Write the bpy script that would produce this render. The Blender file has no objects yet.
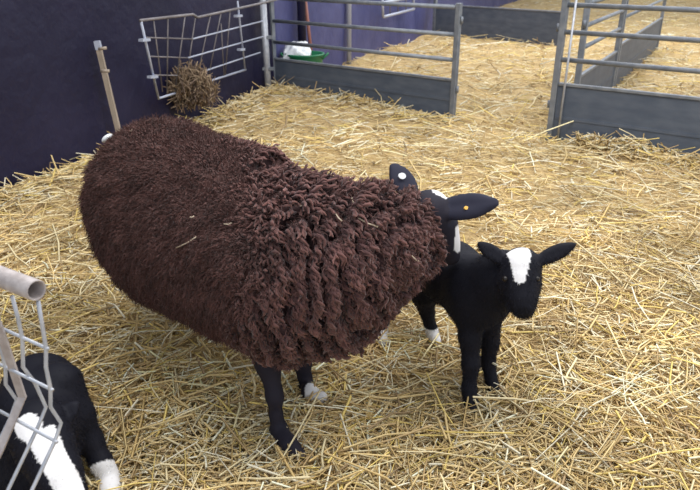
import bpy, math
import numpy as np
from mathutils import Vector, Matrix
rng = np.random.default_rng(7)
S = bpy.context.scene
COL = S.collection

# ------------------------------------------------------------------ camera
F, CX, CY = 660.0, 350.0, 245.0
H, PITCH = 1.40, math.radians(23.7)
SP, CP = math.sin(PITCH), math.cos(PITCH)
cam = bpy.data.cameras.new('camera'); camo = bpy.data.objects.new('camera', cam); COL.objects.link(camo)
cam.sensor_width = 36.0; cam.lens = F / 700 * 36; cam.clip_start = 0.02; cam.clip_end = 200
camo.location = (0, 0, H); camo.rotation_euler = (math.pi / 2 - PITCH, 0, 0)
cam.dof.use_dof = True; cam.dof.focus_distance = 2.1; cam.dof.aperture_fstop = 7.0
S.camera = camo

# ------------------------------------------------------------------ light
w = bpy.data.worlds.new('world'); S.world = w; w.use_nodes = True
bg = w.node_tree.nodes['Background']; bg.inputs[0].default_value = (0.86, 0.92, 1.0, 1); bg.inputs[1].default_value = 0.75
def area(name, loc, size, power, aim, col=(1, 1, 1)):
    l = bpy.data.lights.new(name, 'AREA'); l.shape = 'RECTANGLE'; l.size, l.size_y = size; l.energy = power; l.color = col
    o = bpy.data.objects.new(name, l); COL.objects.link(o); o.location = loc
    o.rotation_euler = (Vector(aim) - Vector(loc)).to_track_quat('-Z', 'Y').to_euler(); return o
area('roof_skylight', (1.2, 2.6, 4.6), (3.0, 6.0), 210, (0.7, 2.6, 0), (1, 0.98, 0.95))
area('roof_skylight_far', (4.0, 11.0, 4.8), (3.0, 8.0), 270, (3.6, 11.0, 0), (1, 0.98, 0.95))
S.view_settings.view_transform = 'Standard'; S.view_settings.look = 'None'
S.view_settings.exposure = 0.55; S.view_settings.gamma = 1; S.view_settings.use_curve_mapping = False

# ------------------------------------------------------------------ pixel -> direction helpers
def ray(px, py):
    u, v = (px - CX) / F, (py - CY) / F
    return np.array([u, CP - v * SP, -SP - v * CP])          # times depth along the axis
def ground(px, py, z=0.0):
    r = ray(px, py); return np.array([0, 0, H]) + r * ((z - H) / r[2])
def atY(px, py, Y):
    r = ray(px, py); return np.array([0, 0, H]) + r * (Y / r[1])
def plane_hit(px, py, p, n):
    r = ray(px, py); c = np.array([0, 0, H]); return c + r * (np.dot(p - c, n) / np.dot(r, n))

# ------------------------------------------------------------------ materials
def mat(name, color, rough=0.6, metal=0.0, spec=0.5, attr=None, noise=None, bump=None, sheen=0.0, mapping=None):
    m = bpy.data.materials.new(name); m.use_nodes = True
    nt = m.node_tree; b = nt.nodes['Principled BSDF']
    b.inputs['Base Color'].default_value = (*color, 1); b.inputs['Roughness'].default_value = rough
    b.inputs['Metallic'].default_value = metal; b.inputs['Specular IOR Level'].default_value = spec
    b.inputs['Sheen Weight'].default_value = sheen
    tc = nt.nodes.new('ShaderNodeTexCoord'); src = tc.outputs['Object']
    if mapping:
        mp = nt.nodes.new('ShaderNodeMapping'); mp.inputs['Scale'].default_value = mapping
        nt.links.new(src, mp.inputs[0]); src = mp.outputs[0]
    out = None
    if attr:
        a = nt.nodes.new('ShaderNodeAttribute'); a.attribute_name = attr; out = a.outputs['Color']
    if noise:
        scale, c2, lo, hi = noise
        n = nt.nodes.new('ShaderNodeTexNoise'); n.inputs['Scale'].default_value = scale; n.inputs['Detail'].default_value = 6
        nt.links.new(src, n.inputs['Vector'])
        mr = nt.nodes.new('ShaderNodeMapRange'); mr.inputs[1].default_value = lo; mr.inputs[2].default_value = hi
        nt.links.new(n.outputs['Fac'], mr.inputs[0])
        mx = nt.nodes.new('ShaderNodeMix'); mx.data_type = 'RGBA'
        nt.links.new(mr.outputs[0], mx.inputs['Factor'])
        mx.inputs[6].default_value = (*color, 1); mx.inputs[7].default_value = (*c2, 1)
        if out: nt.links.new(out, mx.inputs[6])
        out = mx.outputs[2]
    if out: nt.links.new(out, b.inputs['Base Color'])
    if bump:
        n = nt.nodes.new('ShaderNodeTexNoise'); n.inputs['Scale'].default_value = bump[0]; n.inputs['Detail'].default_value = 5
        nt.links.new(src, n.inputs['Vector'])
        bp = nt.nodes.new('ShaderNodeBump'); bp.inputs['Strength'].default_value = bump[1]; bp.inputs['Distance'].default_value = bump[2]
        nt.links.new(n.outputs['Fac'], bp.inputs['Height']); nt.links.new(bp.outputs[0], b.inputs['Normal'])
    return m
M = {}
M['straw'] = mat('straw', (0.6, 0.45, 0.2), 0.55, attr='col', spec=0.3)
M['litter'] = mat('trodden_litter', (0.50, 0.34, 0.15), 0.9, noise=(45, (0.66, 0.49, 0.24), 0.35, 0.65), bump=(120, 0.8, 0.02))
M['sheet_dark'] = mat('dark_sheeting', (0.010, 0.009, 0.029), 0.5, spec=0.28, noise=(1.3, (0.020, 0.018, 0.049), 0.4, 0.75), bump=(9, 0.25, 0.05))
M['sheet_blue'] = mat('blue_sheeting', (0.050, 0.055, 0.16), 0.5, spec=0.35, noise=(2.2, (0.08, 0.085, 0.21), 0.35, 0.7), bump=(7, 0.3, 0.05))
M['galv'] = mat('galvanised_steel', (0.16, 0.178, 0.21), 0.5, 0.3, noise=(14, (0.25, 0.265, 0.29), 0.35, 0.7), bump=(60, 0.1, 0.01))
M['galv_light'] = mat('bright_galvanised', (0.36, 0.38, 0.43), 0.45, 0.3, noise=(25, (0.50, 0.51, 0.55), 0.35, 0.7))
M['tube'] = mat('dusty_tube', (0.29, 0.25, 0.24), 0.6, 0.2, noise=(40, (0.43, 0.385, 0.375), 0.35, 0.65), bump=(150, 0.2, 0.005))
M['tube_in'] = mat('tube_inside', (0.30, 0.30, 0.30), 0.7, 0.2)
M['kick'] = mat('grey_sheet_steel', (0.070, 0.086, 0.118), 0.55, 0.0, spec=0.35, noise=(5, (0.105, 0.122, 0.155), 0.35, 0.7), mapping=(1, 1, 3))
M['rack'] = mat('weathered_rack', (0.15, 0.135, 0.14), 0.6, 0.3, noise=(9, (0.25, 0.23, 0.24), 0.35, 0.7))
M['rackw'] = mat('pale_rack_bar', (0.42, 0.45, 0.55), 0.45, 0.2)
M['wood'] = mat('pale_wood', (0.38, 0.31, 0.25), 0.7, noise=(8, (0.27, 0.22, 0.17), 0.35, 0.7), mapping=(6, 6, 0.6))
M['redwood'] = mat('red_handle', (0.32, 0.13, 0.10), 0.6)
M['green'] = mat('green_plastic', (0.02, 0.20, 0.085), 0.4)
M['white'] = mat('white_plastic', (0.80, 0.82, 0.84), 0.5)
M['fleece'] = mat('brown_fleece', (0.06, 0.03, 0.03), 0.85, attr='col', spec=0.15, sheen=0.15)
M['coat'] = mat('animal_coat', (0.015, 0.015, 0.02), 0.7, attr='col', spec=0.16)
M['eye'] = mat('eye', (0.010, 0.007, 0.006), 0.3, spec=0.3)
M['tag_white'] = mat('white_tag', (0.85, 0.86, 0.86), 0.5)
M['tag_yellow'] = mat('yellow_tag', (0.80, 0.45, 0.08), 0.5)
M['stray'] = mat('stray_straw', (0.50, 0.40, 0.29), 0.7)
M['hay'] = mat('hay', (0.3, 0.22, 0.12), 0.8, attr='col', spec=0.2)

# ------------------------------------------------------------------ object helpers
def tag(o, label=None, cat=None, group=None, kind=None):
    if label: o['label'] = label
    if cat: o['category'] = cat
    if group: o['group'] = group
    if kind: o['kind'] = kind
    return o
def mesh_obj(name, V, Fc, material, parent=None, smooth=False, cols=None):
    me = bpy.data.meshes.new(name)
    V = np.asarray(V, dtype=np.float32)
    if isinstance(Fc, np.ndarray):
        n, k = Fc.shape
        me.vertices.add(len(V)); me.vertices.foreach_set('co', V.ravel())
        me.loops.add(n * k); me.loops.foreach_set('vertex_index', Fc.astype(np.int32).ravel())
        me.polygons.add(n); me.polygons.foreach_set('loop_start', np.arange(0, n * k, k, dtype=np.int32))
        me.update(calc_edges=True); me.validate()
    else:
        me.from_pydata([tuple(v) for v in V], [], Fc)
    if smooth: me.polygons.foreach_set('use_smooth', np.ones(len(me.polygons), dtype=bool))
    if cols is not None:
        a = me.color_attributes.new('col', 'FLOAT_COLOR', 'POINT')
        c4 = np.ones((len(V), 4), dtype=np.float32); c4[:, :3] = cols
        a.data.foreach_set('color', c4.ravel())
    me.materials.append(material)
    o = bpy.data.objects.new(name, me); COL.objects.link(o)
    if parent is not None: o.parent = parent
    return o
def empty(name, loc, rz=0.0):
    o = bpy.data.objects.new(name, None); COL.objects.link(o); o.location = tuple(loc); o.rotation_euler = (0, 0, rz); o.empty_display_size = 0.1
    return o
def box_vf(lo, hi):
    x0, y0, z0 = lo; x1, y1, z1 = hi
    V = [(x0,y0,z0),(x1,y0,z0),(x1,y1,z0),(x0,y1,z0),(x0,y0,z1),(x1,y0,z1),(x1,y1,z1),(x0,y1,z1)]
    return V, [(0,3,2,1),(4,5,6,7),(0,1,5,4),(1,2,6,5),(2,3,7,6),(3,0,4,7)]
def bevel(o, wd, seg=2):
    md = o.modifiers.new('bevel', 'BEVEL'); md.width = wd; md.segments = seg; md.limit_method = 'ANGLE'; return o
def sweep_vf(P, r, n=8, flat=None):
    """tube along polyline P (round, or flat=(w,t) section)"""
    P = np.asarray(P, float); m = len(P); V = []
    T = np.zeros_like(P)
    for i in range(m):
        a = P[min(i + 1, m - 1)] - P[max(i - 1, 0)]; T[i] = a / (np.linalg.norm(a) + 1e-9)
    ref = np.array([0, 0, 1.0]) if abs(T[0][2]) < 0.9 else np.array([0, 1.0, 0])
    s = np.cross(T[0], ref); s /= np.linalg.norm(s)
    rr = r if hasattr(r, '__len__') else [r] * m
    for i in range(m):
        s = s - T[i] * np.dot(s, T[i]); s /= np.linalg.norm(s); b = np.cross(T[i], s)
        for k in range(n):
            a = 2 * math.pi * (k + 0.5) / n
            if flat: V.append(P[i] + s * math.copysign(flat[0] / 2, math.cos(a)) + b * math.copysign(flat[1] / 2, math.sin(a)))
            else: V.append(P[i] + rr[i] * (s * math.cos(a) + b * math.sin(a)))
    Fc = [(i*n+k, i*n+(k+1)%n, (i+1)*n+(k+1)%n, (i+1)*n+k) for i in range(m-1) for k in range(n)]
    Fc.append(tuple(range(n-1, -1, -1))); Fc.append(tuple((m-1)*n+k for k in range(n)))
    return V, Fc
def rod(name, P, r, m, parent=None, n=10, flat=None, loc=None):
    P = np.asarray(P, float)
    if loc is not None: P = P - np.asarray(loc)
    V, Fc = sweep_vf(P, r, 4 if flat else n, flat)
    return mesh_obj(name, V, Fc, m, parent, smooth=not flat)

# ------------------------------------------------------------------ value noise (for mounds and coats)
_perm = rng.random((64, 64, 64)).astype(np.float32)
def vnoise(P, s):
    Q = np.asarray(P) * s + 1000.0; i = np.floor(Q).astype(int); f = Q - i; f = f * f * (3 - 2 * f); i %= 64; j = (i + 1) % 64
    def g(a, b, c): return _perm[a, b, c]
    x0, y0, z0, x1, y1, z1 = i[:,0], i[:,1], i[:,2], j[:,0], j[:,1], j[:,2]; u, v, w_ = f[:,0], f[:,1], f[:,2]
    l = lambda a, b, t: a + (b - a) * t
    return l(l(l(g(x0,y0,z0), g(x1,y0,z0), u), l(g(x0,y1,z0), g(x1,y1,z0), u), v),
             l(l(g(x0,y0,z1), g(x1,y0,z1), u), l(g(x0,y1,z1), g(x1,y1,z1), u), v), w_)

# ------------------------------------------------------------------ setting
WA, WB = ground(0, 194), ground(430, 33)
WD = (WB - WA); WD[2] = 0; WD /= np.linalg.norm(WD)
WN = np.array([WD[1], -WD[0], 0.0])                   # into the pen
HL0, HL1 = ground(275, 91.5), ground(452, 119.5)          # left hurdle line
HR0, HR1 = ground(549, 138), ground(700, 161)
def wall_s(x, y): return (x - WA[0]) * WN[0] + (y - WA[1]) * WN[1]
def heights(x, y):
    P = np.stack([x, y, np.zeros_like(x)], 1)
    far = np.clip((y - 2.2) / 4.0, 0, 1)
    h = (vnoise(P, 0.9) - 0.5) * 0.05 * far + (vnoise(P, 2.7) - 0.5) * (0.015 + 0.03 * far) + (vnoise(P, 6.0) - 0.5) * 0.018
    h += 0.05 * np.exp(-((x + 0.9) ** 2 + (y - 7.0) ** 2) / 1.0)
    return h
nx, ny = 150, 190
gx = np.linspace(-5, 15, nx); gy = np.concatenate([np.linspace(-1.5, 6, 110), np.linspace(6.2, 28, 80)])
X, Y = np.meshgrid(gx, gy); xf, yf = X.ravel(), Y.ravel()
V = np.stack([xf, yf, heights(xf, yf) - 0.006], 1)
idx = np.arange(nx * ny).reshape(ny, nx)
Q = np.stack([idx[:-1,:-1], idx[:-1,1:], idx[1:,1:], idx[1:,:-1]], -1).reshape(-1, 4)
tag(mesh_obj('floor', V, Q, M['litter'], smooth=True), 'trodden straw litter covering the pen floor', 'floor', kind='structure')

def wall(name, t0, t1, m, label, off, amp):
    nt_, nz = int((t1 - t0) / 0.12), 26
    T, Z = np.meshgrid(np.linspace(t0, t1, nt_), np.linspace(-0.1, 3.2, nz)); t, z = T.ravel(), Z.ravel()
    wob = (vnoise(np.stack([t, z, 0 * t], 1), 1.1) - 0.5) * amp + (vnoise(np.stack([t * 2.2, z * 0.5, 0 * t + 5], 1), 1.3) - 0.5) * amp * 0.7
    front = WA[None] * [1, 1, 0] + t[:, None] * WD + (off + wob)[:, None] * WN; front[:, 2] = z
    back = front - WN * 0.12
    n = len(t); ii = np.arange(n).reshape(nz, nt_)
    q = np.stack([ii[:-1,:-1], ii[:-1,1:], ii[1:,1:], ii[1:,:-1]], -1).reshape(-1, 4)
    top = np.stack([ii[-1,:-1], ii[-1,1:], ii[-1,1:] + n, ii[-1,:-1] + n], -1)
    e1 = np.stack([ii[:-1,0], ii[1:,0], ii[1:,0] + n, ii[:-1,0] + n], -1); e2 = np.stack([ii[:-1,-1], ii[1:,-1], ii[1:,-1] + n, ii[:-1,-1] + n], -1)
    return tag(mesh_obj(name, np.concatenate([front, back]), np.concatenate([q, q[:, ::-1] + n, top, e1, e2]), m, smooth=True), label, 'wall', kind='structure')
tc_ = np.dot(HL0 - WA, WD)                              # where the hurdle meets the wall
wall('wall_left', -5.0, tc_ + 0.03, M['sheet_dark'], 'dark navy sheeted wall behind the ewe', 0.0, 0.05)
wall('wall_far_left', tc_ + 0.03, 26.0, M['sheet_blue'], 'blue sheeted wall behind the left hurdle', 0.0, 0.05)
V, Fc = box_vf((-6, 27.5, -0.1), (16, 27.7, 3.2))
tag(mesh_obj('wall_back', V, Fc, M['sheet_dark']), 'dark far end wall of the barn', 'wall', kind='structure')

# ------------------------------------------------------------------ straw bedding
PAL = np.array([[0.86,0.72,0.43],[0.76,0.57,0.27],[0.64,0.45,0.19],[0.50,0.35,0.17],[0.90,0.82,0.62],[0.82,0.62,0.20],[0.36,0.25,0.13]])
PW = np.array([0.24,0.22,0.17,0.12,0.12,0.08,0.05])
def strands(C, D, L, wd, bend, tint):
    """C centre, D unit direction, L length, wd half width, bend vector (n,3)"""
    n = len(C); up = np.tile([0.0, 0, 1], (n, 1)); s = np.cross(D, up); s /= np.linalg.norm(s, axis=1)[:, None] + 1e-9; b = np.cross(s, D)
    V = np.zeros((n, 3, 3, 3), np.float32)
    for i, t in enumerate((-0.5, 0.0, 0.5)):
        c = C + D * (L * t)[:, None] + bend * (0.25 - t * t)
        for k in range(3):
            a = 2 * math.pi * k / 3 + math.pi / 2; V[:, i, k] = c + wd[:, None] * (s * math.cos(a) * 1.2 + b * math.sin(a) * 0.7)
    base = (np.arange(n) * 9)[:, None]
    q = []
    for i in range(2):
        for k in range(3):
            q.append(np.array([i*3+k, i*3+(k+1)%3, (i+1)*3+(k+1)%3, (i+1)*3+k]))
    Fq = (base[:, None, :] + np.array(q)[None]).reshape(-1, 4)
    return V.reshape(-1, 3), Fq, np.repeat(tint, 9, axis=0)
def tints(n, mul=1.0):
    t = PAL[rng.choice(len(PAL), n, p=PW)] * (0.8 + 0.35 * rng.random((n, 1))) * mul
    return np.clip(t, 0, 0.95)
N = 98000
u = rng.random(N); y0, y1, e = 0.65, 24.0, -0.5
yy = (y0**e + u * (y1**e - y0**e)) ** (1 / e)
xx = (rng.random(N) * 2 - 1) * (0.66 * yy + 1.0)
keep = wall_s(xx, yy) > 0.06
xx, yy = xx[keep], yy[keep]; n = len(xx)
grow = 0.75 + 0.16 * yy
L = np.clip(rng.lognormal(math.log(0.075), 0.62, n), 0.02, 0.34) * np.clip(grow, 0.9, 2.0)
wd = (0.0014 + 0.0034 * rng.random(n) ** 2.2) * np.clip(grow, 0.9, 2.6)
P2 = np.stack([xx, yy, 0 * xx], 1)
ang = rng.random(n) * math.pi + (vnoise(P2, 1.5) - 0.5) * 3
tilt = rng.normal(0, 0.16, n)
D = np.stack([np.cos(ang) * np.cos(tilt), np.sin(ang) * np.cos(tilt), np.sin(tilt)], 1)
lay = rng.random(n)
zz = heights(xx, yy) + 0.003 + lay * 0.026 + np.abs(np.sin(tilt)) * L * 0.4
bend = rng.normal(0, 1, (n, 3)) * (L * 0.28)[:, None]; bend[:, 2] = np.abs(bend[:, 2]) * 0.3
tn = np.clip(tints(n) * (0.70 + 0.5 * vnoise(P2, 3.2)[:, None]), 0, 0.93) 
V, Q, c = strands(np.stack([xx, yy, zz], 1), D, L, wd, bend, tn)
parts = [(V, Q, c)]
# straw heaped loosely against hurdle feet and wall
def heap(A, B, cnt, spread, hz):
    t = rng.random(cnt); p = A[None] + (B - A)[None] * t[:, None]
    nrm = np.array([-(B - A)[1], (B - A)[0], 0]); nrm /= np.linalg.norm(nrm)
    off = rng.normal(0, spread, cnt); p = p + nrm * off[:, None]
    a = rng.random(cnt) * math.pi * 2; ti = np.abs(rng.normal(0, 0.22, cnt))
    d = np.stack([np.cos(a) * np.cos(ti), np.sin(a) * np.cos(ti), np.sin(ti)], 1)
    l = 0.08 + 0.22 * rng.random(cnt)
    p[:, 2] = heights(p[:, 0], p[:, 1]) + 0.01 + rng.random(cnt) * hz * np.exp(-(off / spread) ** 2) + np.sin(ti) * l * 0.3
    return strands(p, d, l, 0.003 + 0.003 * rng.random(cnt), rng.normal(0, 0.03, (cnt, 3)), tints(cnt, 0.95))
parts += [heap(HL0 + [0,-.12,0], HL1 + [0,-.12,0], 700, 0.10, 0.02), heap(HR0 + (HR1 - HR0) * .18 + [0,-.1,0], HR0 + (HR1 - HR0) * .6 + [0,-.1,0], 420, 0.08, 0.09), heap(HR0 + (HR1 - HR0) * .5 + [0,-.1,0], HR1 + [0,-.1,0], 250, 0.10, 0.03),
          heap(WA + WN * 0.15 - WD * 1.5, WA + WN * 0.15 + WD * tc_, 1300, 0.07, 0.05)]
off = np.cumsum([0] + [len(p[0]) for p in parts])
tag(mesh_obj('straw_bedding', np.concatenate([p[0] for p in parts]), np.concatenate([p[1] + o for p, o in zip(parts, off)]), M['straw'],
             cols=np.concatenate([p[2] for p in parts])), 'loose golden straw bedding strewn over the whole pen floor', 'straw', kind='stuff')

# ------------------------------------------------------------------ implicit bodies
class Field:
    def __init__(s, lo, hi, h):
        s.lo, s.h = np.array(lo, float), h; s.n = np.ceil((np.array(hi) - s.lo) / h).astype(int) + 1
        s.d = np.full(s.n, 1.0, np.float32)
    def _win(s, a, b):
        i0 = np.clip(np.floor((a - s.lo) / s.h).astype(int), 0, s.n - 1); i1 = np.clip(np.ceil((b - s.lo) / s.h).astype(int) + 1, 1, s.n)
        sl = tuple(slice(p, q) for p, q in zip(i0, i1))
        ax = [s.lo[k] + s.h * np.arange(i0[k], i1[k]) for k in range(3)]
        return sl, np.meshgrid(*ax, indexing='ij')
    def _smin(s, sl, d, k):
        o = s.d[sl]; hh = np.clip(0.5 + 0.5 * (o - d) / k, 0, 1)
        s.d[sl] = o + (d - o) * hh - k * hh * (1 - hh)
    def cone(s, a, ra, b, rb, k=0.03):
        a, b = np.array(a, float), np.array(b, float); mg = max(ra, rb) + 2.2 * k + 2 * s.h
        sl, (x, y, z) = s._win(np.minimum(a, b) - mg, np.maximum(a, b) + mg)
        ab = b - a; L2 = ab @ ab + 1e-12
        t = np.clip(((x - a[0]) * ab[0] + (y - a[1]) * ab[1] + (z - a[2]) * ab[2]) / L2, 0, 1)
        d = np.sqrt((x - a[0] - t * ab[0])**2 + (y - a[1] - t * ab[1])**2 + (z - a[2] - t * ab[2])**2) - (ra + (rb - ra) * t)
        s._smin(sl, d, k)
    def chain(s, pts, k=0.03):
        for (a, ra), (b, rb) in zip(pts[:-1], pts[1:]): s.cone(a, ra, b, rb, k)
    def ell(s, c, axes, rad, k=0.02, carve=False):
        c = np.array(c, float); A = np.array(axes, float); rad = np.array(rad, float); mg = rad.max() + 2.2 * k + 2 * s.h
        sl, (x, y, z) = s._win(c - mg, c + mg)
        q = np.stack([x - c[0], y - c[1], z - c[2]], -1) @ A.T
        k0 = np.linalg.norm(q / rad, axis=-1); k1 = np.linalg.norm(q / rad**2, axis=-1) + 1e-9
        d = k0 * (k0 - 1) / k1
        if carve: s.d[sl] = np.maximum(s.d[sl], -d)
        else: s._smin(sl, d, k)
    def ear(s, base, tip, face, w, th=0.006, cup=0.5, k=0.012):
        base, tip = np.array(base, float), np.array(tip, float); ax = tip - base; L = np.linalg.norm(ax); ax /= L
        f = np.array(face, float); f -= ax * (f @ ax); f /= np.linalg.norm(f); sd = np.cross(ax, f)
        for i in range(4):                               # leaf: overlapping flat ellipsoids, widest past the base
            t = (0.22, 0.42, 0.62, 0.80)[i]; ww = (0.66, 1.0, 0.86, 0.40)[i]; ll = (0.26, 0.30, 0.28, 0.22)[i]
            s.ell(base + ax * L * t, (ax, sd, f), (L * ll, w * ww, th), k)
            for sg in (-1, 1): s.ell(base + ax * L * t + sd * sg * w * ww * 0.55 + f * w * cup * 0.22, (ax, sd, f), (L * ll * 0.8, w * ww * 0.42, th), k)
    def surface(s, smooth=2):
        d = s.d; ins = d < 0; n0, n1, n2 = d.shape
        cnt = np.zeros((n0-1, n1-1, n2-1), np.float32); acc = np.zeros((n0-1, n1-1, n2-1, 3), np.float32)
        def corner(o): return (slice(o[0], n0-1+o[0]), slice(o[1], n1-1+o[1]), slice(o[2], n2-1+o[2]))
        cs = [(i, j, k) for i in (0,1) for j in (0,1) for k in (0,1)]
        ssum = sum(ins[corner(c)].astype(np.int8) for c in cs); act = (ssum > 0) & (ssum < 8)
        I = np.argwhere(act); acc = np.zeros((len(I), 3)); cn = np.zeros(len(I))
        for a in cs:
            for ax in range(3):
                if a[ax]: continue
                b = list(a); b[ax] = 1
                da = d[I[:,0]+a[0], I[:,1]+a[1], I[:,2]+a[2]]; db = d[I[:,0]+b[0], I[:,1]+b[1], I[:,2]+b[2]]
                m_ = (da < 0) != (db < 0); t = np.where(m_, da / np.where(m_, da - db, 1), 0)
                p = np.tile(np.array(a, float), (len(I), 1)); p[:, ax] += t; acc += p * m_[:, None]; cn += m_
        Vv = s.lo + s.h * (I + acc / cn[:, None])
        vid = np.full(act.shape, -1, np.int64); vid[act] = np.arange(len(I))
        qs = []
        for ax in range(3):
            o1, o2 = [(1, 2), (2, 0), (0, 1)][ax]
            sa = [slice(None)] * 3; sb = [slice(None)] * 3; sa[ax] = slice(0, -1); sb[ax] = slice(1, None)
            ch = ins[tuple(sa)] != ins[tuple(sb)]; E = np.argwhere(ch)
            E = E[(E[:, o1] > 0) & (E[:, o2] > 0) & (E[:, o1] < d.shape[o1]-1) & (E[:, o2] < d.shape[o2]-1)]
            f1 = E.copy(); f2 = E.copy(); f2[:, o1] -= 1; f3 = f2.copy(); f3[:, o2] -= 1; f4 = E.copy(); f4[:, o2] -= 1
            q = np.stack([vid[tuple(f.T)] for f in (f1, f2, f3, f4)], 1)
            fl = ~ins[tuple(E.T)]; q[fl] = q[fl][:, ::-1]; qs.append(q)
        Qf = np.concatenate(qs); Qf = Qf[(Qf >= 0).all(1)]
        ed = np.concatenate([Qf[:, [0,1]], Qf[:, [1,2]], Qf[:, [2,3]], Qf[:, [3,0]]])
        for _ in range(smooth):
            a = np.zeros_like(Vv); c = np.zeros(len(Vv))
            for k in range(3): a[:, k] = np.bincount(ed[:,0], Vv[ed[:,1], k], len(Vv)) + np.bincount(ed[:,1], Vv[ed[:,0], k], len(Vv))
            c = np.bincount(ed[:,0], minlength=len(Vv)) + np.bincount(ed[:,1], minlength=len(Vv))
            Vv = Vv * 0.5 + 0.5 * a / c[:, None]
        return Vv, Qf
def vnormals(V, Q):
    n = np.cross(V[Q[:,2]] - V[Q[:,0]], V[Q[:,3]] - V[Q[:,1]]); N = np.zeros_like(V)
    for k in range(3):
        for c in range(4): N[:, k] += np.bincount(Q[:, c], n[:, k], len(V))
    return N / (np.linalg.norm(N, axis=1)[:, None] + 1e-12)
def sample(V, Q, n, r):
    T = np.concatenate([Q[:, [0,1,2]], Q[:, [0,2,3]]]); A = np.linalg.norm(np.cross(V[T[:,1]]-V[T[:,0]], V[T[:,2]]-V[T[:,0]]), axis=1)
    t = T[r.choice(len(T), n, p=A / A.sum())]; a, b = r.random(n), r.random(n); fl = a + b > 1; a[fl], b[fl] = 1 - a[fl], 1 - b[fl]
    wts = np.stack([1 - a - b, a, b], 1); Nv = vnormals(V, Q)
    P = (V[t] * wts[..., None]).sum(1); Nn = (Nv[t] * wts[..., None]).sum(1); return P, Nn / np.linalg.norm(Nn, axis=1)[:, None], t, wts
def unit(a): return a / (np.linalg.norm(a, axis=-1, keepdims=True) + 1e-12)
def tubes(path, rad, cols, sides=5):
    """path (n,m,3), rad (n,m), cols (n,m,3) -> many small tubes in one mesh"""
    n, m, _ = path.shape; T = np.zeros_like(path); T[:, 1:-1] = path[:, 2:] - path[:, :-2]; T[:, 0] = path[:, 1] - path[:, 0]; T[:, -1] = path[:, -1] - path[:, -2]
    T = unit(T); ref = np.where(np.abs(T[:, :, 2:3]) < 0.8, np.array([0, 0, 1.0]), np.array([1.0, 0.3, 0])); s = unit(np.cross(T, ref)); b = np.cross(T, s)
    V = np.zeros((n, m, sides, 3), np.float32)
    for k in range(sides):
        a = 2 * math.pi * k / sides; V[:, :, k] = path + rad[..., None] * (s * math.cos(a) + b * math.sin(a))
    q = np.array([[i*sides+k, i*sides+(k+1)%sides, (i+1)*sides+(k+1)%sides, (i+1)*sides+k] for i in range(m-1) for k in range(sides)])
    Fq = ((np.arange(n) * m * sides)[:, None, None] + q[None]).reshape(-1, 4)
    return V.reshape(-1, 3), Fq, np.repeat(cols.reshape(-1, 3), sides, axis=0)
def hairs(V, Q, cv, n, length, wid, down, r, name, parent):
    P, Nn, t, wts = sample(V, Q, n, r); c = (cv[t] * wts[..., None]).sum(1)
    d = unit(Nn * 0.35 + np.array([0, 0, -down]) + r.normal(0, 0.25, (n, 3))); l = length * (0.5 + r.random(n))
    sd = unit(np.cross(d, r.normal(0, 1, (n, 3)))); b = np.cross(d, sd)
    mid = P + d * (l * 0.5)[:, None] + Nn * (l * 0.08)[:, None]; tip = P + d * l[:, None] - np.array([0, 0, 1]) * (l * 0.15)[:, None]
    P = P - Nn * 0.002
    Vh = np.stack([P - sd * wid, P + sd * wid, mid - sd * wid * 0.8, mid + sd * wid * 0.8, tip - sd * wid * .2, tip + sd * wid * .2], 1).reshape(-1, 3)
    base = (np.arange(n) * 6)[:, None, None]; Fq = (base + np.array([[0,1,3,2],[2,3,5,4]])[None]).reshape(-1, 4)
    o = mesh_obj(name, Vh, Fq, M['coat'], parent, cols=np.repeat(c * (0.8 + 1.7 * r.random((n, 1)) ** 2), 6, axis=0).clip(0, 0.85)); tag(o, kind='stuff'); return o
def ball(name, c, r, m, parent, sc=(1, 1, 1), rot=None):
    V, Fc = [], []; nu, nv = 12, 8
    for i in range(nv + 1):
        for k in range(nu):
            th, ph = math.pi * i / nv, 2 * math.pi * k / nu; V.append(np.array([math.sin(th)*math.cos(ph)*sc[0], math.sin(th)*math.sin(ph)*sc[1], math.cos(th)*sc[2]]) * r)
    V = np.array(V)
    if rot is not None: V = V @ np.array(rot)
    Fc = [(i*nu+k, (i+1)*nu+k, (i+1)*nu+(k+1)%nu, i*nu+(k+1)%nu) for i in range(nv) for k in range(nu)]
    return mesh_obj(name, V + np.array(c), Fc, m, parent, smooth=True)
BLACK = np.array([0.0075, 0.0075, 0.0125]); WHITE = np.array([0.78, 0.76, 0.76]); PINK = np.array([0.62, 0.50, 0.47])
def segdist(P, a, b):
    a, b = np.array(a), np.array(b); ab = b - a; t = np.clip((P - a) @ ab / (ab @ ab), 0, 1); return np.linalg.norm(P - a - t[:, None] * ab, axis=1), t
def rpx(p, r): return r * (np.dot(p - np.array([0, 0, H]), [0, CP, -SP])) / F
def S_(px, py, Yd, r):
    p = atY(px, py, Yd); return (p, rpx(p, r))

# ------------------------------------------------------------------ ewe
r2 = np.random.default_rng(11)
fl = Field((-1.25, 1.2, 0.02), (0.55, 2.95, 1.15), 0.012)
fl.chain([S_(169,201,2.34,79), S_(232,233,2.08,81), S_(298,261,1.86,75), S_(340,257,1.84,65), S_(388,239,1.87,48)], 0.07)
fl.chain([S_(182,236,2.24,75), S_(240,254,2.0,77), S_(290,277,1.80,76), S_(328,273,1.80,65), S_(368,250,1.84,50)], 0.07)
fl.chain([S_(390,241,1.88,45), S_(414,235,1.91,29)], 0.04); fl.chain([S_(400,236,1.90,42), S_(413,217,1.93,23)], 0.04)
Vf, Qf = fl.surface(3); Nf = vnormals(Vf, Qf)
ew = Field((-1.1, 1.3, -0.01), (0.62, 2.9, 1.05), 0.0075)
ew.chain([S_(185,225,2.30,48), S_(240,245,2.04,50), S_(298,268,1.84,48), S_(345,262,1.84,38), S_(396,236,1.90,24), S_(424,212,1.95,19)], 0.05)
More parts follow.
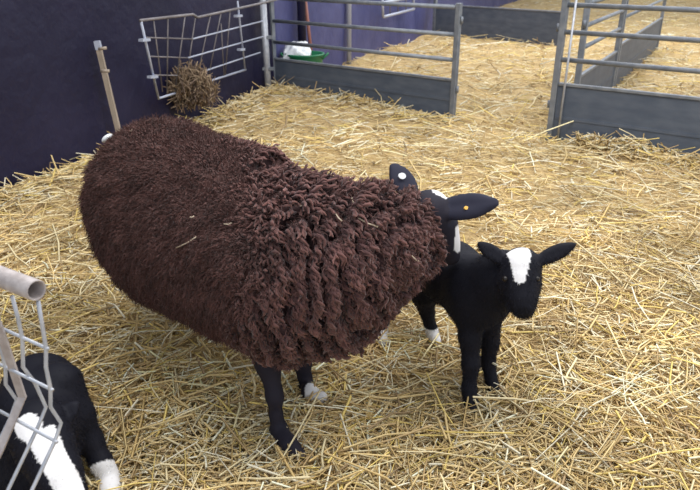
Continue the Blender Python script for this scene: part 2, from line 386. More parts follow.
poll, muz = atY(432, 207, 1.96), atY(450, 255, 1.945)
ew.chain([(poll, 0.053), (poll * .62 + muz * .38, 0.055), (poll * .3 + muz * .7, 0.042), (muz, 0.034)], 0.03)
ew.ell(atY(428, 215, 1.93), np.eye(3), (0.055, 0.055, 0.06), 0.03)
re0, re1 = atY(438, 210, 1.93), atY(499, 203, 1.86); le0, le1 = atY(413, 198, 2.02), atY(392, 164, 2.10)
ew.ear(re0, re1, (0.25, -0.75, 0.65), 0.043, 0.0075); ew.ear(le0, le1, (0.3, -0.8, 0.3), 0.040, 0.0075)
g = lambda px, py, z=0.02: ground(px, py, z)
ew.cone(le0 + [0.01, 0, -0.03], 0.034, re0 + [-0.02, 0, -0.012], 0.036, 0.03)
nf, ff = g(286, 446), g(309, 394)
def leg(fd, pts, k=0.02): fd.chain(pts, k)
leg(ew, [(atY(262,335,1.74), 0.060), (atY(268,362,1.71), 0.040), (atY(274,392,1.675), 0.0235), (atY(275,398,1.67), 0.024), (atY(276,415,1.665), 0.0185), (atY(279,430,1.66), 0.026), (nf + [0.012,-0.012,0.012], 0.030)])
ew.ell(nf + [0.03,-0.02,-0.002], ((0.8,-0.6,0),(0.6,0.8,0),(0,0,1)), (0.040, 0.026, 0.022), 0.012)
leg(ew, [(atY(296,335,1.96), 0.055), (atY(302,362,1.95), 0.032), (atY(305,378,1.94), 0.0225), (atY(306,388,1.94), 0.025), (ff + [0,0,0.012], 0.029)])
ew.ell(ff + [0.03,-0.012,0.0], ((0.9,-0.44,0),(0.44,0.9,0),(0,0,1)), (0.040, 0.026, 0.022), 0.012)
for hx, hy, top in ((-0.655, 2.46, (-0.60, 2.34, 0.42)), (-0.50, 2.62, (-0.48, 2.50, 0.42))):
    leg(ew, [(np.array(top), 0.10), (np.array([hx + 0.02, hy, 0.30]), 0.055), (np.array([hx - 0.05, hy + 0.03, 0.22]), 0.028), (np.array([hx - 0.02, hy, 0.08]), 0.02), (np.array([hx, hy, 0.035]), 0.028)])
    ew.ell((hx + 0.02, hy - 0.02, 0.022), np.eye(3), (0.038, 0.028, 0.022), 0.012)
Ve, Qe = ew.surface(2)
ce = np.tile(BLACK * [2.6, 2.3, 2.1], (len(Ve), 1))
def proj(V):
    d = V - np.array([0, 0, H]); zc = d[:, 1] * CP - d[:, 2] * SP; return CX + F * d[:, 0] / zc, CY - F * (d[:, 1] * SP + d[:, 2] * CP) / zc
ux, vy = proj(Ve); hd = (Ve[:, 0] > 0.18) & (Ve[:, 2] > 0.35)
ce[hd & (ux > 432) & (ux < 449) & (vy < 196 + (ux - 440) * 0.5) & (Ve[:, 1] > 1.93)] = WHITE       # white poll, running into the blaze
ce[hd & (ux > 455.3 - 0.03 * (vy - 225)) & (vy > 226) & (vy < 252) & (Ve[:, 1] > 1.90)] = WHITE
hoofw = (Ve[:, 2] < 0.075) & (np.linalg.norm(Ve[:, :2] - ff[:2] - [0.04, -0.02], axis=1) < 0.052); ce[hoofw] = WHITE * 0.85
hoofw = (Ve[:, 2] < 0.10) & (Ve[:, 0] < -0.4) & (Ve[:, 1] > 2.2); ce[hoofw] = PINK
hoofn = (Ve[:, 2] < 0.028) & (np.linalg.norm(Ve[:, :2] - nf[:2], axis=1) < 0.12); ce[hoofn] = [0.14, 0.12, 0.11]
ear_in = (segdist(Ve, re0, re1)[0] < 0.06) & (Ve[:, 0] > re0[0] + 0.03); ce[ear_in] = BLACK * 3.2
ear_in = (segdist(Ve, le0, le1)[0] < 0.05) & (Ve[:, 2] > le0[2] + 0.02); ce[ear_in] = BLACK * 3.2
ewe = mesh_obj('ewe', Ve, Qe, M['coat'], smooth=True, cols=ce)
tag(ewe, 'large ewe with shaggy dark brown fleece standing in the middle, black face turned away', 'sheep')
# --- fleece: woolly base plus thousands of locks
def mix(a, b, t): return a + (b - a) * t
def front_w(P):                                      # 0 at the smooth rump, 1 at the ropey shoulder
    s = (P[:, 0] + 0.42) / 0.22 + (vnoise(P, 5.0) - 0.5) * 0.9; s = np.clip(s, 0, 1); return s * s * (3 - 2 * s)
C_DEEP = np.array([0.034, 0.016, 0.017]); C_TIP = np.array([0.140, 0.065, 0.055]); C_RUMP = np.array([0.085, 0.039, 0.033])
nl = 31000
def tang(Nn):
    down = np.array([0.16, 0.05, -1.0]) - Nn * (Nn @ np.array([0.16, 0.05, -1.0]))[:, None]; return down, np.cross(Nn, down)
def ropes(P):                                        # the fleece parts into wavy upright ropes over the shoulder
    q = P * [1, 1, 0.28]
    uu = P[:, 0] * 0.85 + P[:, 1] * -0.45 + P[:, 2] * 0.16 + (vnoise(q, 6.0) - 0.5) * 0.14 + (vnoise(P, 16.0) - 0.5) * 0.046
    ph = uu / 0.050; f = ph - np.floor(ph); side = f - 0.5
    k = np.floor(ph); brk = 0.55 + 0.45 * np.clip(2.2 * vnoise(np.stack([k * 7.31, P[:, 2] * 1.0 + k, P[:, 1] * 0.3], 1), 9.0) - 0.3, 0, 1)
    return (1 - (2 * np.abs(side)) ** 1.7) * brk, side
def amp_of(P, fw): return mix(0.004, 0.068, fw) * (1 - 0.5 * neck_w(P))
def lump(P, fw): return ((vnoise(P, 20.0) - 0.5) * 0.020 + (vnoise(P, 42.0) - 0.5) * 0.010) * (1 - 0.6 * fw)
def neck_w(P): return np.clip((P[:, 0] - 0.02) / 0.14, 0, 1)
P, Nn, _, _ = sample(Vf, Qf, nl, r2); fw = front_w(P); ridge, side = ropes(P); nk = neck_w(P)
keep = (r2.random(nl) > fw * 0.30) & (ridge > 0.10 * fw); P, Nn, fw, ridge, side, nk = [v[keep] for v in (P, Nn, fw, ridge, side, nk)]; nl = len(P)
down, lat = tang(Nn)
root = P + Nn * (amp_of(P, fw) * (ridge - 0.66) + lump(P, fw))[:, None]
Lk = mix(0.015, mix(0.044, 0.030, nk), fw) * (0.7 + 0.6 * r2.random(nl)); Rk = mix(0.0034, mix(0.0049, 0.0055, nk), fw) * (0.75 + 0.5 * r2.random(nl))
lx = np.stack([np.full(nl, 0.85), np.full(nl, -0.45), np.zeros(nl)], 1); lx -= Nn * (lx * Nn).sum(1)[:, None]
dr = unit(Nn * mix(0.40, 0.16, fw)[:, None] + down * mix(0.45, 1.0, fw)[:, None] - lx * (side * 0.9 * fw)[:, None] + r2.normal(0, 1, (nl, 3)) * mix(0.50, mix(0.15, 0.35, nk), fw)[:, None])
m = 6; tt = np.linspace(0, 1, m); path = np.zeros((nl, m, 3)); ph = r2.random(nl) * 6.28; tw = 6.0 + r2.random(nl) * 3.0
for i, t in enumerate(tt):
    path[:, i] = root - Nn * 0.005 + dr * (Lk * t)[:, None] + Nn * (Lk * mix(0.5, 0.30, fw) * t * (1 - t) - Lk * 0.16 * t * t)[:, None] \
        + lat * (np.sin(ph + tw * t) * Lk * 0.13)[:, None] + Nn * (np.cos(ph + tw * t) * Lk * 0.08)[:, None]
prof = np.array([0.8, 1.0, 1.05, 1.0, 0.8, 0.30])
rad = Rk[:, None] * prof[None] * (1 + 0.18 * np.sin(ph[:, None] * 3 + np.arange(m)[None] * 2.4))
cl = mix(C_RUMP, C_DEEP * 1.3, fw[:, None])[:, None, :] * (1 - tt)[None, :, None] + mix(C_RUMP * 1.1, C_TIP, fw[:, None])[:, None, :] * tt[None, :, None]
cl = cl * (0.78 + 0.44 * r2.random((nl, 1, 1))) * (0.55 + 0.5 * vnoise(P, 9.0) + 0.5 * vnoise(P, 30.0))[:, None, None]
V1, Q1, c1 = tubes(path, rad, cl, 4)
# fine fibres that soften the outline
nfb = 80000
P, Nn, _, _ = sample(Vf, Qf, nfb, r2); fw = front_w(P); ridge, _ = ropes(P); down, _ = tang(Nn)
kp_ = r2.random(nfb) < np.where(ridge > 0.45, 1, 1 - fw); P, Nn, fw, ridge, down = [v[kp_] for v in (P, Nn, fw, ridge, down)]; nfb = len(P)
P = P + Nn * (amp_of(P, fw) * (ridge - 0.66) + lump(P, fw))[:, None]
lb = mix(0.024, 0.020, fw) * (0.6 + 0.7 * r2.random(nfb)); db = unit(Nn * 0.6 + down * 0.55 + r2.normal(0, 0.42, (nfb, 3)))
sdv = unit(np.cross(db, r2.normal(0, 1, (nfb, 3)))); mid = P + db * (lb * .5)[:, None] + r2.normal(0, 0.002, (nfb, 3)); tip = P + db * lb[:, None] + down * (lb * .2)[:, None]
V2 = np.stack([P - sdv * .0010, P + sdv * .0010, mid - sdv * .0009, mid + sdv * .0009, tip - sdv * .0002, tip + sdv * .0002], 1).reshape(-1, 3)
Q2 = ((np.arange(nfb) * 6)[:, None, None] + np.array([[0,1,3,2],[2,3,5,4]])[None]).reshape(-1, 4)
c2 = np.repeat(mix(C_RUMP * 1.15, C_TIP * 0.95, fw[:, None]) * (0.5 + 0.6 * r2.random((nfb, 1))) * (0.6 + 0.8 * vnoise(P, 30.0))[:, None], 6, axis=0)
fwv = front_w(Vf); Vf0 = Vf; Vf = Vf + Nf * (amp_of(Vf, fwv) * (ropes(Vf)[0] - 0.85) + lump(Vf, fwv) - 0.003)[:, None]
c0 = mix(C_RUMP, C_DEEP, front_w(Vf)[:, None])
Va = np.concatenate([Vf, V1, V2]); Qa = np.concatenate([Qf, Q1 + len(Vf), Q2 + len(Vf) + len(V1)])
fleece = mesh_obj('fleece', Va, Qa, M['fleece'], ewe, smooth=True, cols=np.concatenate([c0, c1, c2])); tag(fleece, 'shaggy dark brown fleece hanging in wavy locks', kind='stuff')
# tail tip, tags, eyes
ball('tail', atY(107.5, 138, 2.47), 0.018, M['white'], ewe, (1.5, 1.0, 0.7), rot=((0.85, 0, 0.5), (0, 1, 0), (-0.5, 0, 0.85))); bpy.data.objects['tail']['label'] = 'white tail tip'
def ear_tag(c, n, r, m):
    n = unit(np.array(n, float)); a = unit(np.cross(n, [0.1, 0.2, 1])); b = np.cross(n, a); k = 14
    V = [c + n * z + r * (a * math.cos(6.2832*i/k) + b * 0.8 * math.sin(6.2832*i/k)) for z in (-0.003, 0.003) for i in range(k)]
    Fc = [tuple(range(k-1, -1, -1)), tuple(range(k, 2*k))] + [(i, (i+1)%k, k+(i+1)%k, k+i) for i in range(k)]
    return mesh_obj('ear_tag', V, Fc, m, ewe)
ear_tag(atY(402, 176, 2.045), (0.3, -0.8, 0.4), 0.013, M['tag_white'])['label'] = 'white ear tag'
ear_tag(atY(466, 208, 1.878), (0.2, -0.8, 0.6), 0.007, M['tag_yellow'])['label'] = 'small orange ear tag'
fdir = unit(muz - poll); sidev = unit(np.cross(fdir, np.array([0.6, 0.6, 0.2]))); cen = poll * .6 + muz * .4
for sg in (-1, 1): ball('eye', cen + sidev * sg * 0.046 + np.array([0.55, 0.6, 0.1]) * 0.022, 0.013, M['eye'], ewe)

# ------------------------------------------------------------------ lamb beside the ewe's head
lf = Field((-0.02, 1.5, -0.01), (0.80, 2.55, 0.72), 0.0055)
lf.chain([S_(418,264,2.26,28), S_(450,272,2.10,30), S_(477,292,1.95,31), S_(474,303,1.93,25)], 0.04)
lf.chain([S_(484,300,1.90,25), S_(504,288,1.83,18)], 0.04)
lf.chain([S_(478,285,1.94,29), S_(502,276,1.86,24), S_(518,270,1.80,18)], 0.04)
head_c, head_m = atY(521, 268, 1.78), atY(523, 307, 1.70)
lf.chain([S_(521,267,1.78,20), S_(520,284,1.755,19.5), S_(522,299,1.72,14), S_(523,307,1.705,11.5)], 0.02)
lf.ell(atY(523,310,1.70), np.eye(3), (0.026, 0.022, 0.018), 0.012)
lle = (atY(505,262,1.79), atY(478,243,1.83)); lre = (atY(536,262,1.78), atY(575,244,1.81))
for a, b in (lle, lre): lf.ear(a, b, (0.0, -0.8, 0.45), 0.022, 0.006, k=0.010)
fA, fB, fC, fD = g(470, 404), g(491, 385), g(433, 338), g(381, 340)
lf.chain([(atY(470,312,1.90), 0.052), (atY(470,338,1.875), 0.034), (atY(471,364,1.85), 0.027), (atY(469,388,1.835), 0.022), (fA + [0,0,0.015], 0.025)], 0.02)
lf.ell(fA + [0.004,-0.018,0.0], np.eye(3), (0.024, 0.030, 0.020), 0.01)
lf.chain([(atY(489,318,1.95), 0.045), (atY(490,342,1.95), 0.029), (atY(488,362,1.95), 0.023), (fB + [0,0,0.018], 0.023)], 0.02)
lf.ell(fB + [0.008,-0.016,0.0], np.eye(3), (0.024, 0.030, 0.020), 0.01)
lf.chain([(atY(425,274,2.22), 0.085), (atY(424,292,2.20), 0.050), (atY(427,312,2.25), 0.026), (atY(431,328,2.25), 0.021), (fC + [0,0,0.012], 0.024)], 0.02)
lf.ell(fC + [0.008,-0.018,0.0], np.eye(3), (0.022, 0.028, 0.020), 0.01)
lf.chain([(atY(405,272,2.30), 0.075), (atY(393,295,2.30), 0.045), (atY(384,314,2.31), 0.025), (fD + [0,0,0.015], 0.022)], 0.02)
lf.ell(fD + [0.008,-0.016,0.0], np.eye(3), (0.022, 0.028, 0.020), 0.01)
Vl, Ql = lf.surface(2); cl_ = np.tile(BLACK, (len(Vl), 1)); Nl = vnormals(Vl, Ql)
a_, b_ = atY(524, 252, 1.72), atY(522, 283, 1.68); d0, t0 = segdist(Vl, a_, b_); ax_ = np.abs(Vl[:, 0] - (a_[0] + (b_[0] - a_[0]) * t0))
zt = (Vl[:, 2] > b_[2] - 0.012); cl_[(ax_ < 0.032 - 0.019 * t0) & (d0 < 0.09) & zt & (Vl[:, 1] < 1.79)] = WHITE
cl_[(Vl[:, 2] < 0.062) & (Vl[:, 1] > 2.12)] = WHITE * 0.95; cl_[(Vl[:, 2] < 0.022) & (Vl[:, 1] > 2.12)] = PINK
nose = np.linalg.norm(Vl - atY(523, 311, 1.68), axis=1) < 0.018; cl_[nose] = BLACK * 0.6
lamb = mesh_obj('lamb', Vl, Ql, M['coat'], smooth=True, cols=cl_)
tag(lamb, 'black lamb with white forehead blaze standing beside the ewe\'s head, facing the camera', 'lamb', 'black lambs')
hairs(Vl, Ql, cl_, 40000, 0.0070, 0.0006, 0.8, r2, 'coat', lamb)
for sx in (505, 537): ball('eye', atY(sx, 279, 1.722), 0.0085, M['eye'], lamb)

# ------------------------------------------------------------------ lamb lying in the near corner
l2 = Field((-1.05, 0.85, -0.02), (-0.4, 1.95, 0.55), 0.006)
l2.chain([S_(41,390,1.62,37), S_(38,415,1.52,39), S_(36,440,1.44,38)], 0.05)
l2.chain([(g(36, 405, 0.12), 0.11), (g(30, 470, 0.12), 0.10)], 0.06)
l2.chain([S_(58,388,1.56,26), S_(78,415,1.53,15), S_(91,442,1.51,11.5), S_(101,462,1.48,10)], 0.02)
f2 = g(109, 478, 0.024); l2.chain([S_(102,462,1.48,10.5), (f2 + [0, 0, 0.008], 0.030)], 0.015); l2.ell(f2 + [0.014,-0.034,0.0], ((0.4,-0.9,0),(0.9,0.4,0),(0,0,1)), (0.044,0.030,0.026), 0.012)
hp = [S_(38,430,1.32,28), S_(46,450,1.28,26), S_(58,476,1.23,22), S_(70,500,1.19,16), S_(75,512,1.17,14)]
l2.chain([S_(42,432,1.44,36), hp[0]], 0.04); l2.chain(hp, 0.025)
l2.ear(atY(16, 432, 1.35), atY(-16, 412, 1.42), (0, -0.7, 0.6), 0.022, 0.006, k=0.01); l2.ear(atY(60, 424, 1.34), atY(78, 402, 1.38), (0, -0.7, 0.6), 0.022, 0.006, k=0.01)
V3, Q3 = l2.surface(2); c3 = np.tile(BLACK, (len(V3), 1))
a_, b_ = atY(36, 425, 1.22), atY(82, 512, 1.08); d0, t0 = segdist(V3, a_, b_); 
wv = np.array([0.034, 0.030, 0.030, 0.034, 0.040]); lim = np.interp(t0, np.linspace(0, 1, 5), wv)
# blaze: measured across the face, from forehead to nose
fx = unit(b_ - a_); nv = unit(ray(55, 460)); cr = unit(np.cross(fx, nv)); rel = V3 - a_; cross_d = np.abs(rel @ cr); along = rel @ fx
c3[(cross_d < lim) & (along > -0.012) & (d0 < 0.115) & (V3[:, 1] < 1.38)] = WHITE
d0, _ = segdist(V3, atY(22, 424, 1.25), atY(40, 420, 1.24)); c3[(d0 < 0.045) & (V3[:, 1] < 1.36)] = WHITE
c3[(np.linalg.norm(V3 - f2 - [0.006, -0.035, 0], axis=1) < 0.074)] = WHITE * 0.97
lamb2 = mesh_obj('lamb', V3, Q3, M['coat'], smooth=True, cols=c3)
tag(lamb2, 'black lamb with broad white blaze and one white foot, lying behind the wire rack', 'lamb', 'black lambs')
for ex, ey in ((27, 464), (71, 452)): ball('eye', atY(ex, ey, 1.27), 0.0105, M['eye'], lamb2)
hairs(V3, Q3, c3, 30000, 0.0065, 0.0006, 0.8, r2, 'coat', lamb2)

# ------------------------------------------------------------------ hurdles
def tube_ends(name, A, B, r, m, parent): return rod(name, [A, B], r, m, parent, 10)
def hurdle(A, B, label, height=1.02, kick=0.36, rails=(1.0, 0.79, 0.575), group='galvanised hurdles', brace=None):
    A, B = np.array(A), np.array(B); dv = B - A; dv[2] = 0; L = np.linalg.norm(dv); o = empty('hurdle', (A[0], A[1], 0), math.atan2(dv[1], dv[0]))
    for x in (0.0, L):
        V, Fc = box_vf((x - 0.024, -0.024, -0.04), (x + 0.024, 0.024, height + 0.02)); bevel(mesh_obj('post', V, Fc, M['galv'], o), 0.005)
    for z in rails: rod('rail', [(0.02, 0, z), (L - 0.02, 0, z)], 0.019, M['galv'], o, 12)
    V, Fc = box_vf((0.026, -0.006, 0.0), (L - 0.026, 0.006, kick)); kp = mesh_obj('kick_panel', V, Fc, M['kick'], o)
    V, Fc = box_vf((0.026, -0.016, kick - 0.012), (L - 0.026, 0.016, kick + 0.012)); bevel(mesh_obj('top_flange', V, Fc, M['galv'], kp), 0.004)
    for z in (0.18,):
        V, Fc = box_vf((0.03, -0.011, z - 0.012), (L - 0.03, -0.005, z + 0.012)); mesh_obj('pressed_rib', V, Fc, M['kick'], kp)
    for x in (-0.035, L + 0.035):
        for z in (0.28, 0.88): rod('hinge_lug', [(x, 0, z - 0.03), (x, 0, z + 0.03)], 0.013, M['galv'], o, 8)
    tag(o, label, 'hurdle', group); return o
hurdle(HL0, HL1, 'grey steel hurdle with solid lower panel, fixed to the sheeted wall', 1.0, 0.36, (0.985, 0.755, 0.537))
rdir = unit(HR1 - HR0)
hurdle(HR0, HR0 + rdir * 2.75, 'grey steel hurdle with solid lower panel at the right edge of the frame', 1.08, 0.45, (1.05, 0.85, 0.64))
K0, K1 = ground(571, 128), ground(656, 50); Km = K0 + (K1 - K0) * 0.33
hurdle(K0, Km - unit(K1 - K0) * 0.06, 'steel hurdle running back from the right post, nearer of the two in line', 1.06, 0.44, (1.04, 0.86, 0.68))
hurdle(Km + unit(K1 - K0) * 0.06, K1, 'steel hurdle running back behind the right pen, farther of the two in line', 1.06, 0.49, (1.04, 0.78))
# pin rod in front of the right post
pr = empty('hurdle_pin', ground(557.5, 140.5)); rod('pin_shaft', [(0, 0, -0.02), (0.005, 0, 1.12)], 0.009, M['galv_light'], pr); rod('pin_hook', [(0.005, 0, 1.12), (-0.03, 0.02, 1.14), (-0.06, 0.03, 1.10)], 0.008, M['galv_light'], pr)
tag(pr, 'thin steel hurdle pin standing against the right hurdle post', 'pin')
# low solid panel far back
A, B = ground(434, 34), ground(562, 46.5); dv = B - A; L = np.linalg.norm(dv); o = empty('solid_panel', (A[0], A[1], 0), math.atan2(dv[1], dv[0]))
V, Fc = box_vf((0.03, -0.015, -0.02), (L - 0.03, 0.015, 0.53)); bevel(mesh_obj('panel_sheet', V, Fc, M['kick'], o), 0.004)
V, Fc = box_vf((0.03, -0.025, 0.53), (L - 0.03, 0.025, 0.555)); bevel(mesh_obj('top_flange', V, Fc, M['galv'], o), 0.004)
for x in (0, L): V, Fc = box_vf((x - 0.03, -0.03, -0.04), (x + 0.03, 0.03, 0.98)); bevel(mesh_obj('post', V, Fc, M['galv'], o), 0.005)
tag(o, 'low solid grey panel across the straw in the far pen', 'panel')

# ------------------------------------------------------------------ hay rack on the dark wall
ra = WA * [1, 1, 0] + WN * 0.10
lean = unit(WN + np.array([0, 0, 0.0]) - np.array([0, 0, 0.30]))          # plane leaning out at the top
ra_b = plane_hit(158, 98, ra, WN)
zf = lambda x, y: (80 + x / 3.3333, y / 3.3333)
RK = lambda x, y, dz=0.0: plane_hit(*zf(x, y), ra_b + WN * dz, lean)
rack = empty('hay_rack', (ra_b[0], ra_b[1], 0)); rl = np.array([ra_b[0], ra_b[1], 0])
def rb(name, pts, r, m, dz=0.0): return rod(name, [RK(*p, dz) for p in pts], r, m, rack, 8, loc=rl)
rb('top_bar', [(200,68),(375,48),(392,58),(600,12),(650,0)], 0.011, M['rack'])
rb('side_bar', [(203,70),(262,330)], 0.010, M['rackw']); rb('side_bar', [(525,5),(550,232)], 0.009, M['rackw'])
rb('bottom_bar', [(262,328),(320,310),(440,268),(552,232)], 0.010, M['rackw'])
for q in ([(217,125),(375,130)], [(231,188),(360,193)], [(245,250),(330,252),(420,235)]): rb('cross_wire', q, 0.006, M['rack'])
for q in ([(375,130),(610,70)], [(360,193),(610,122)], [(420,235),(600,175)]): rb('cross_wire', q, 0.007, M['rackw'])
for q in ([(245,65),(275,305)], [(293,57),(290,310)], [(350,51),(318,300)], [(385,55),(350,295)], [(435,48),(385,285)], [(470,42),(425,272)], [(500,36),(484,250)], [(470,80),(480,252)]): rb('upright_wire', q, 0.0055, M['rack'])
for c in ((215,133), (242,256), (527,53), (537,165)):
    p = RK(*c, 0.02) - rl; sd = unit(RK(c[0]+20, c[1]-2, 0.02) - RK(*c, 0.02)); rod('clip', [p - sd * 0.045, p + sd * 0.045], 0.02, M['rackw'], rack, 4, flat=(0.04, 0.02))
tag(rack, 'wire hay rack with pale bars mounted on the dark sheeted wall', 'hay rack')
# tuft of hay
def tuft(name, c, sx, sz, n, label):
    r = np.random.default_rng(5); p = r.normal(0, 1, (n, 3)); p /= np.maximum(1, np.linalg.norm(p, axis=1) / 1.25)[:, None]; p *= [sx, sx * 0.7, sz]
    bl = r.integers(0, 6, n); oc = r.normal(0, 1, (6, 3)) * [sx * .55, sx * .3, sz * .5]; p = p * (0.45 + 0.12 * bl)[:, None] + oc[bl]
    a = r.normal(0, 1, (n, 3)); a[:, 2] -= 1.2; d = unit(a); l = 0.06 + 0.13 * r.random(n)
    t = np.array([[0.27,0.19,0.13],[0.20,0.14,0.09],[0.38,0.28,0.18],[0.13,0.09,0.07]])[r.integers(0, 4, n)]
    V, Q, c_ = strands(p, d, l, 0.003 + 0.003 * r.random(n), r.normal(0, 0.04, (n, 3)), t)
    o = mesh_obj(name, V, Q, M['hay'], cols=c_); o.location = tuple(c); return tag(o, label, 'hay', kind='stuff')
tuft('hay_tuft', RK(385, 298, 0.11), 0.125, 0.115, 1500, 'tuft of brown hay hanging from the bottom of the wall rack')

# ------------------------------------------------------------------ corner post of the rack line
pc = plane_hit(268.5, 88, WA + WN * 0.10, WN) * [1, 1, 0]; o = empty('gate_post', (pc[0], pc[1], 0))
tl = plane_hit(263, 4, pc, np.array([0, 1.0, 0])) - [pc[0], pc[1], 0]
rod('post_tube', [(0, 0, -0.04), (tl[0], tl[1], tl[2] + 0.04)], 0.034, M['galv_light'], o, 12)
rod('link_bar', [(tl[0] - 0.05, 0, tl[2]), (tl[0] + 0.22, -0.05, tl[2] + 0.07)], 0.016, M['galv_light'], o, 8)
for z in (0.3, 0.62): rod('bracket', [(-0.05, -0.01, z), (0.07, -0.01, z)], 0.02, M['galv'], o, 4, flat=(0.04, 0.03))
tag(o, 'pale tubular gate post in the corner between wall rack and hurdle', 'post')

# ------------------------------------------------------------------ stake leaning on the wall
pw = WA * [1, 1, 0] + WN * 0.10
s0, s1 = plane_hit(123, 150, pw, WN), plane_hit(97, 41, pw - WN * 0.05, WN)
s0 = s1 + (s0 - s1) * ((s1[2] - 0.0) / (s1[2] - s0[2]))
st = empty('wooden_stake', (s0[0], s0[1], 0)); sl_ = np.array([s0[0], s0[1], 0])
ax_ = unit(s1 - s0); rod('shaft', [s0 - sl_, s1 - sl_ - ax_ * 0.05], 0.028, M['wood'], st, 4, flat=(0.036, 0.03))
rod('metal_cap', [s1 - sl_ - ax_ * 0.06, s1 - sl_], 0.03, M['rackw'], st, 4, flat=(0.040, 0.034))
for (a, b) in (((99, 49), (106, 48)), ((101, 71), (109, 71))):
    rod('peg', [plane_hit(*a, pw, WN) - sl_, plane_hit(*b, pw + WN * 0.06, WN) - sl_], 0.012, M['wood'], st, 8)
tag(st, 'pale wooden stake with two pegs leaning against the dark wall', 'stake')

# ------------------------------------------------------------------ things behind the left hurdle
hd_ = unit((HL1 - HL0) * [1, 1, 0]); hn_ = np.array([-hd_[1], hd_[0], 0])       # hurdle direction and the side away from the camera
mA = np.array([[WN[0], WN[1]], [hn_[0], hn_[1]]]); c = np.append(np.linalg.solve(mA, [WN[:2] @ WA[:2] + 0.29, hn_[:2] @ HL0[:2] + 0.28]), 0.0); tr = empty('feed_trug', (c[0], c[1], 0.0)); prof_ = [(0.15, 0.0), (0.165, 0.02), (0.19, 0.20), (0.205, 0.38), (0.222, 0.39), (0.222, 0.405), (0.196, 0.405), (0.18, 0.2), (0.155, 0.04), (0.0, 0.035)]
def lathe(name, pr_, m, parent, n=28, sx=1.0):
    V = [(r * math.cos(6.28318*k/n) * sx, r * math.sin(6.28318*k/n), z) for r, z in pr_ for k in range(n)]
    Fc = [(i*n+k, i*n+(k+1)%n, (i+1)*n+(k+1)%n, (i+1)*n+k) for i in range(len(pr_)-1) for k in range(n)]; Fc.append(tuple(range(n-1, -1, -1)))
    return mesh_obj(name, V, Fc, m, parent, smooth=True)
lathe('tub', prof_, M['green'], tr)
for sg in (-1, 1): rod('handle', [(sg * 0.20, -0.06, 0.35), (sg * 0.26, -0.03, 0.40), (sg * 0.26, 0.03, 0.40), (sg * 0.20, 0.06, 0.35)], 0.012, M['green'], tr, 8)
tag(tr, 'green plastic feed trug behind the left hurdle', 'trug')
# crumpled white bag in the trug
u_, v_ = np.meshgrid(np.linspace(-1, 1, 15), np.linspace(-1, 1, 13)); uf, vf = u_.ravel(), v_.ravel()
hgt = 0.40 + 0.07 * (1 - uf**2) + 0.05 * vf + (vnoise(np.stack([uf, vf, 0 * uf], 1), 3.0) - 0.5) * 0.07
V = np.stack([uf * 0.15 - 0.08, vf * 0.13, hgt], 1); ii = np.arange(15 * 13).reshape(13, 15); q = np.stack([ii[:-1,:-1], ii[:-1,1:], ii[1:,1:], ii[1:,:-1]], -1).reshape(-1, 4)
V2_ = V.copy(); V2_[:, 2] -= 0.05; n_ = len(V); rim = [ii[0, :], ii[:, -1], ii[-1, ::-1], ii[::-1, 0]]
side = np.concatenate([np.stack([e[:-1], e[:-1] + n_, e[1:] + n_, e[1:]], 1) for e in rim])
bag = mesh_obj('feed_bag', np.concatenate([V, V2_]), np.concatenate([q, q[:, ::-1] + n_, side]), M['white'], smooth=True); bag.location = (c[0], c[1], 0.0)
tag(bag, 'crumpled white bag lying on the green trug', 'bag')
hb, ht = plane_hit(310, 46, WA + WN * 0.10, WN), plane_hit(304, -12, WA + WN * 0.05, WN); hb0 = ht + (hb - ht) * (ht[2] / (ht[2] - hb[2]))
br = empty('broom', (hb0[0], hb0[1], 0)); l0 = np.array([hb0[0], hb0[1], 0]); rod('handle', [hb0 - l0 + [0, 0, 0.1], ht - l0], 0.02, M['redwood'], br, 10)
V, Fc = box_vf((-0.15, -0.03, 0.0), (0.15, 0.03, 0.11)); hd = bevel(mesh_obj('broom_head', V, Fc, M['wood'], br), 0.01); hd.rotation_euler.z = math.atan2(WD[1], WD[0])
tag(br, 'broom with reddish handle leaning on the blue wall above the trug', 'broom')
def wall_pole(px, py, r, m, label, name):
    b = plane_hit(px, py, WA + WN * (r + 0.02), WN); o = rod(name, [(0, 0, 0), (0, 0, 2.6)], r, m, None, 10); o.location = (b[0], b[1], -0.02); return tag(o, label, 'pole')
wall_pole(349, 58, 0.035, M['rackw'], 'pale vertical pole fixed on the blue sheeted wall', 'wall_pole')
wall_pole(303, 70, 0.05, M['sheet_dark'], 'dark vertical post against the blue wall beside the broom', 'wall_post')
fr = plane_hit(383, 17, WA + WN * 0.15, WN); o = empty('hay_rack', (fr[0], fr[1], 0)); l0 = np.array([fr[0], fr[1], 0])
for nm, pts in (('side_bar', [(382,-6),(383,17)]), ('bottom_bar', [(383,17),(414,9)]), ('side_bar', [(414,9),(413,-8)]), ('cross_wire', [(382,3),(414,-3)])):
    rod(nm, [plane_hit(*p, WA + WN * 0.15, WN) - l0 for p in pts], 0.022, M['rackw'], o, 8)
for x in (390, 398, 406): rod('upright_wire', [plane_hit(x, 17 - (x - 383) * 0.258, WA + WN * 0.15, WN) - l0, plane_hit(x, -8, WA + WN * 0.15, WN) - l0], 0.010, M['rack'], o, 6)
tag(o, 'small pale wire rack on the blue wall in the far pen', 'hay rack')

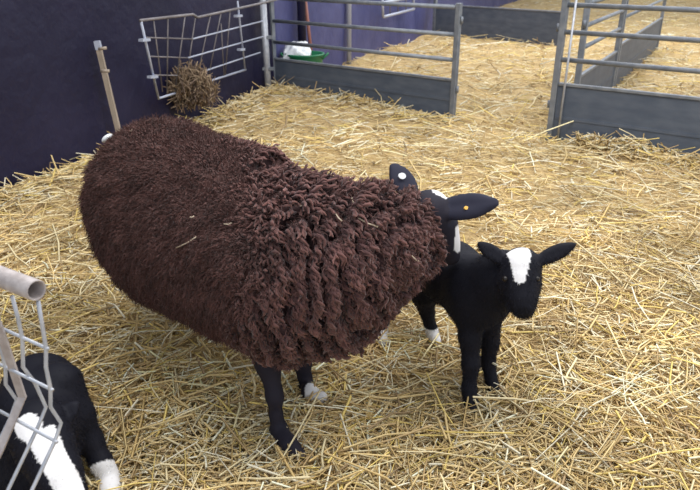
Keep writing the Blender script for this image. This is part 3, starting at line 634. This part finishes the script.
# ------------------------------------------------------------------ wire rack with open tube end, near left corner
def atzc(px, py, zc): return np.array([0, 0, H]) + ray(px, py) * zc
TE = atzc(36.5, 290.5, 1.06); tz = TE[2]; T0 = ground(0, 276.5, tz); td = unit(T0 - TE); td[2] = 0; td = unit(td)
nr = empty('wire_rack', (TE[0], TE[1], 0)); l0 = np.array([TE[0], TE[1], 0]); R_ = 0.0175
TF = TE + td * 1.0; V, n = [], 28; s_ = np.cross(td, [0, 0, 1.0]); up = np.array([0, 0, 1.0])
rings = [(TF, R_), (TE, R_), (TE - td * 0.001, R_ - 0.0015), (TE + td * 0.001, R_ - 0.003), (TF, R_ - 0.003)]
for c, r in rings:
    for k in range(n): a = 6.28318 * k / n; V.append(c - l0 + r * (s_ * math.cos(a) + up * math.sin(a)))
Fc = [(i*n+k, i*n+(k+1)%n, (i+1)*n+(k+1)%n, (i+1)*n+k) for i in range(4) for k in range(n)]
tb = mesh_obj('tube', V, Fc, M['tube'], nr, smooth=True); tb['label'] = 'open-ended galvanised tube'
rod('support_leg', [(TF - l0) * [1, 1, 0], TF - l0], 0.02, M['tube'], nr, 12)
def wire(name, pts, base, r, m=None, flat=None):          # profile in the upright plane across the tube
    return rod(name, [plane_hit(*p, base, td) for p in pts], r, m or M['galv_light'], nr, 8, flat=flat, loc=l0)
zz_ = lambda x, y: (x / 3.2667, 340 + y / 3.2667)
profB = [(38,301), (42,324), (46,348), (45.9,367), (50.5,389), (50.5,407), (61,423), (55,441), (32,490), (24,508)]
profA = [(12,296), (18,318), (22.5,340), (23,367), (35,383), (46,407), (37,429), (8,490), (0,508)]
bB = TE + td * 0.008
iA = plane_hit(12, 292, TE, s_); bA = TE + td * np.dot(iA - TE, td)
wire('upright_wire', profB, bB, 0.0034); wire('upright_wire', profA, bA, 0.0034)
sp = np.dot(bA - bB, td)
base3 = [plane_hit(*p, bB, td) for p in profB]
for k in (2, 3, 4): rod('upright_wire', [p + td * sp * k - l0 for p in base3], 0.0034, M['galv_light'], nr, 8)
for i in (2, 4, 7):
    p = base3[i]; rod('cross_wire', [p - td * 0.006 - l0, p + td * (sp * 4.2) - l0], 0.0031, M['galv_light'], nr, 8)
bF = bA + td * 0.045
wire('flat_bar', [(-6,316), (0,331), (22.5,397), (0,449), (-30,510)], bF, 0.006, M['tube'], flat=(0.014, 0.006))
tag(nr, 'galvanised wire rack with an open tube end in the near left corner', 'rack')

# ------------------------------------------------------------------ straws caught in the fleece
from mathutils.bvhtree import BVHTree
bv = BVHTree.FromPolygons([tuple(v) for v in Vf0], [tuple(int(i) for i in q) for q in Qf])
STRAYS = [(176,248,196,237,'long curved straw across the middle of the ewe\'s flank'),(190,217,194,216,'tiny pale straw on the ewe\'s rear flank'),(224,224,232,223,'short straw behind the ewe\'s shoulder'),
    (335,213,342,221,'pale straw low on the ewe\'s neck fleece, nearer the shoulder'),(358,218,378,227,'longest pale straw stuck in the ewe\'s neck fleece'),(352,198,356,210,'thin upright straw in the ewe\'s neck fleece'),
    (412,256,420,262,'small straw under the ewe\'s cheek'),(130,131,132,130,'tiny pale fleck on top of the ewe\'s rump'),(300,206,306,203,'short straw on top of the ewe\'s shoulder'),(385,190,393,188,'short straw on the fleece below the ewe\'s far ear')]
for (x0_, y0_, x1_, y1_, lab) in STRAYS:
    hits = []
    for p in ((x0_, y0_), ((x0_ + x1_) / 2, (y0_ + y1_) / 2 + 1), (x1_, y1_)):
        r = Vector(ray(*p)); h_ = bv.ray_cast(Vector((0, 0, H)), r.normalized())
        hits.append(np.array(h_[0]) - np.array(r.normalized()) * 0.018 if h_[0] else None)
    if any(h is None for h in hits): continue
    o = rod('straw_stalk', hits, 0.0021, M['stray'], None, 5, loc=hits[1]); o.location = tuple(hits[1])
    tag(o, lab, 'straw', 'straws caught in the fleece')
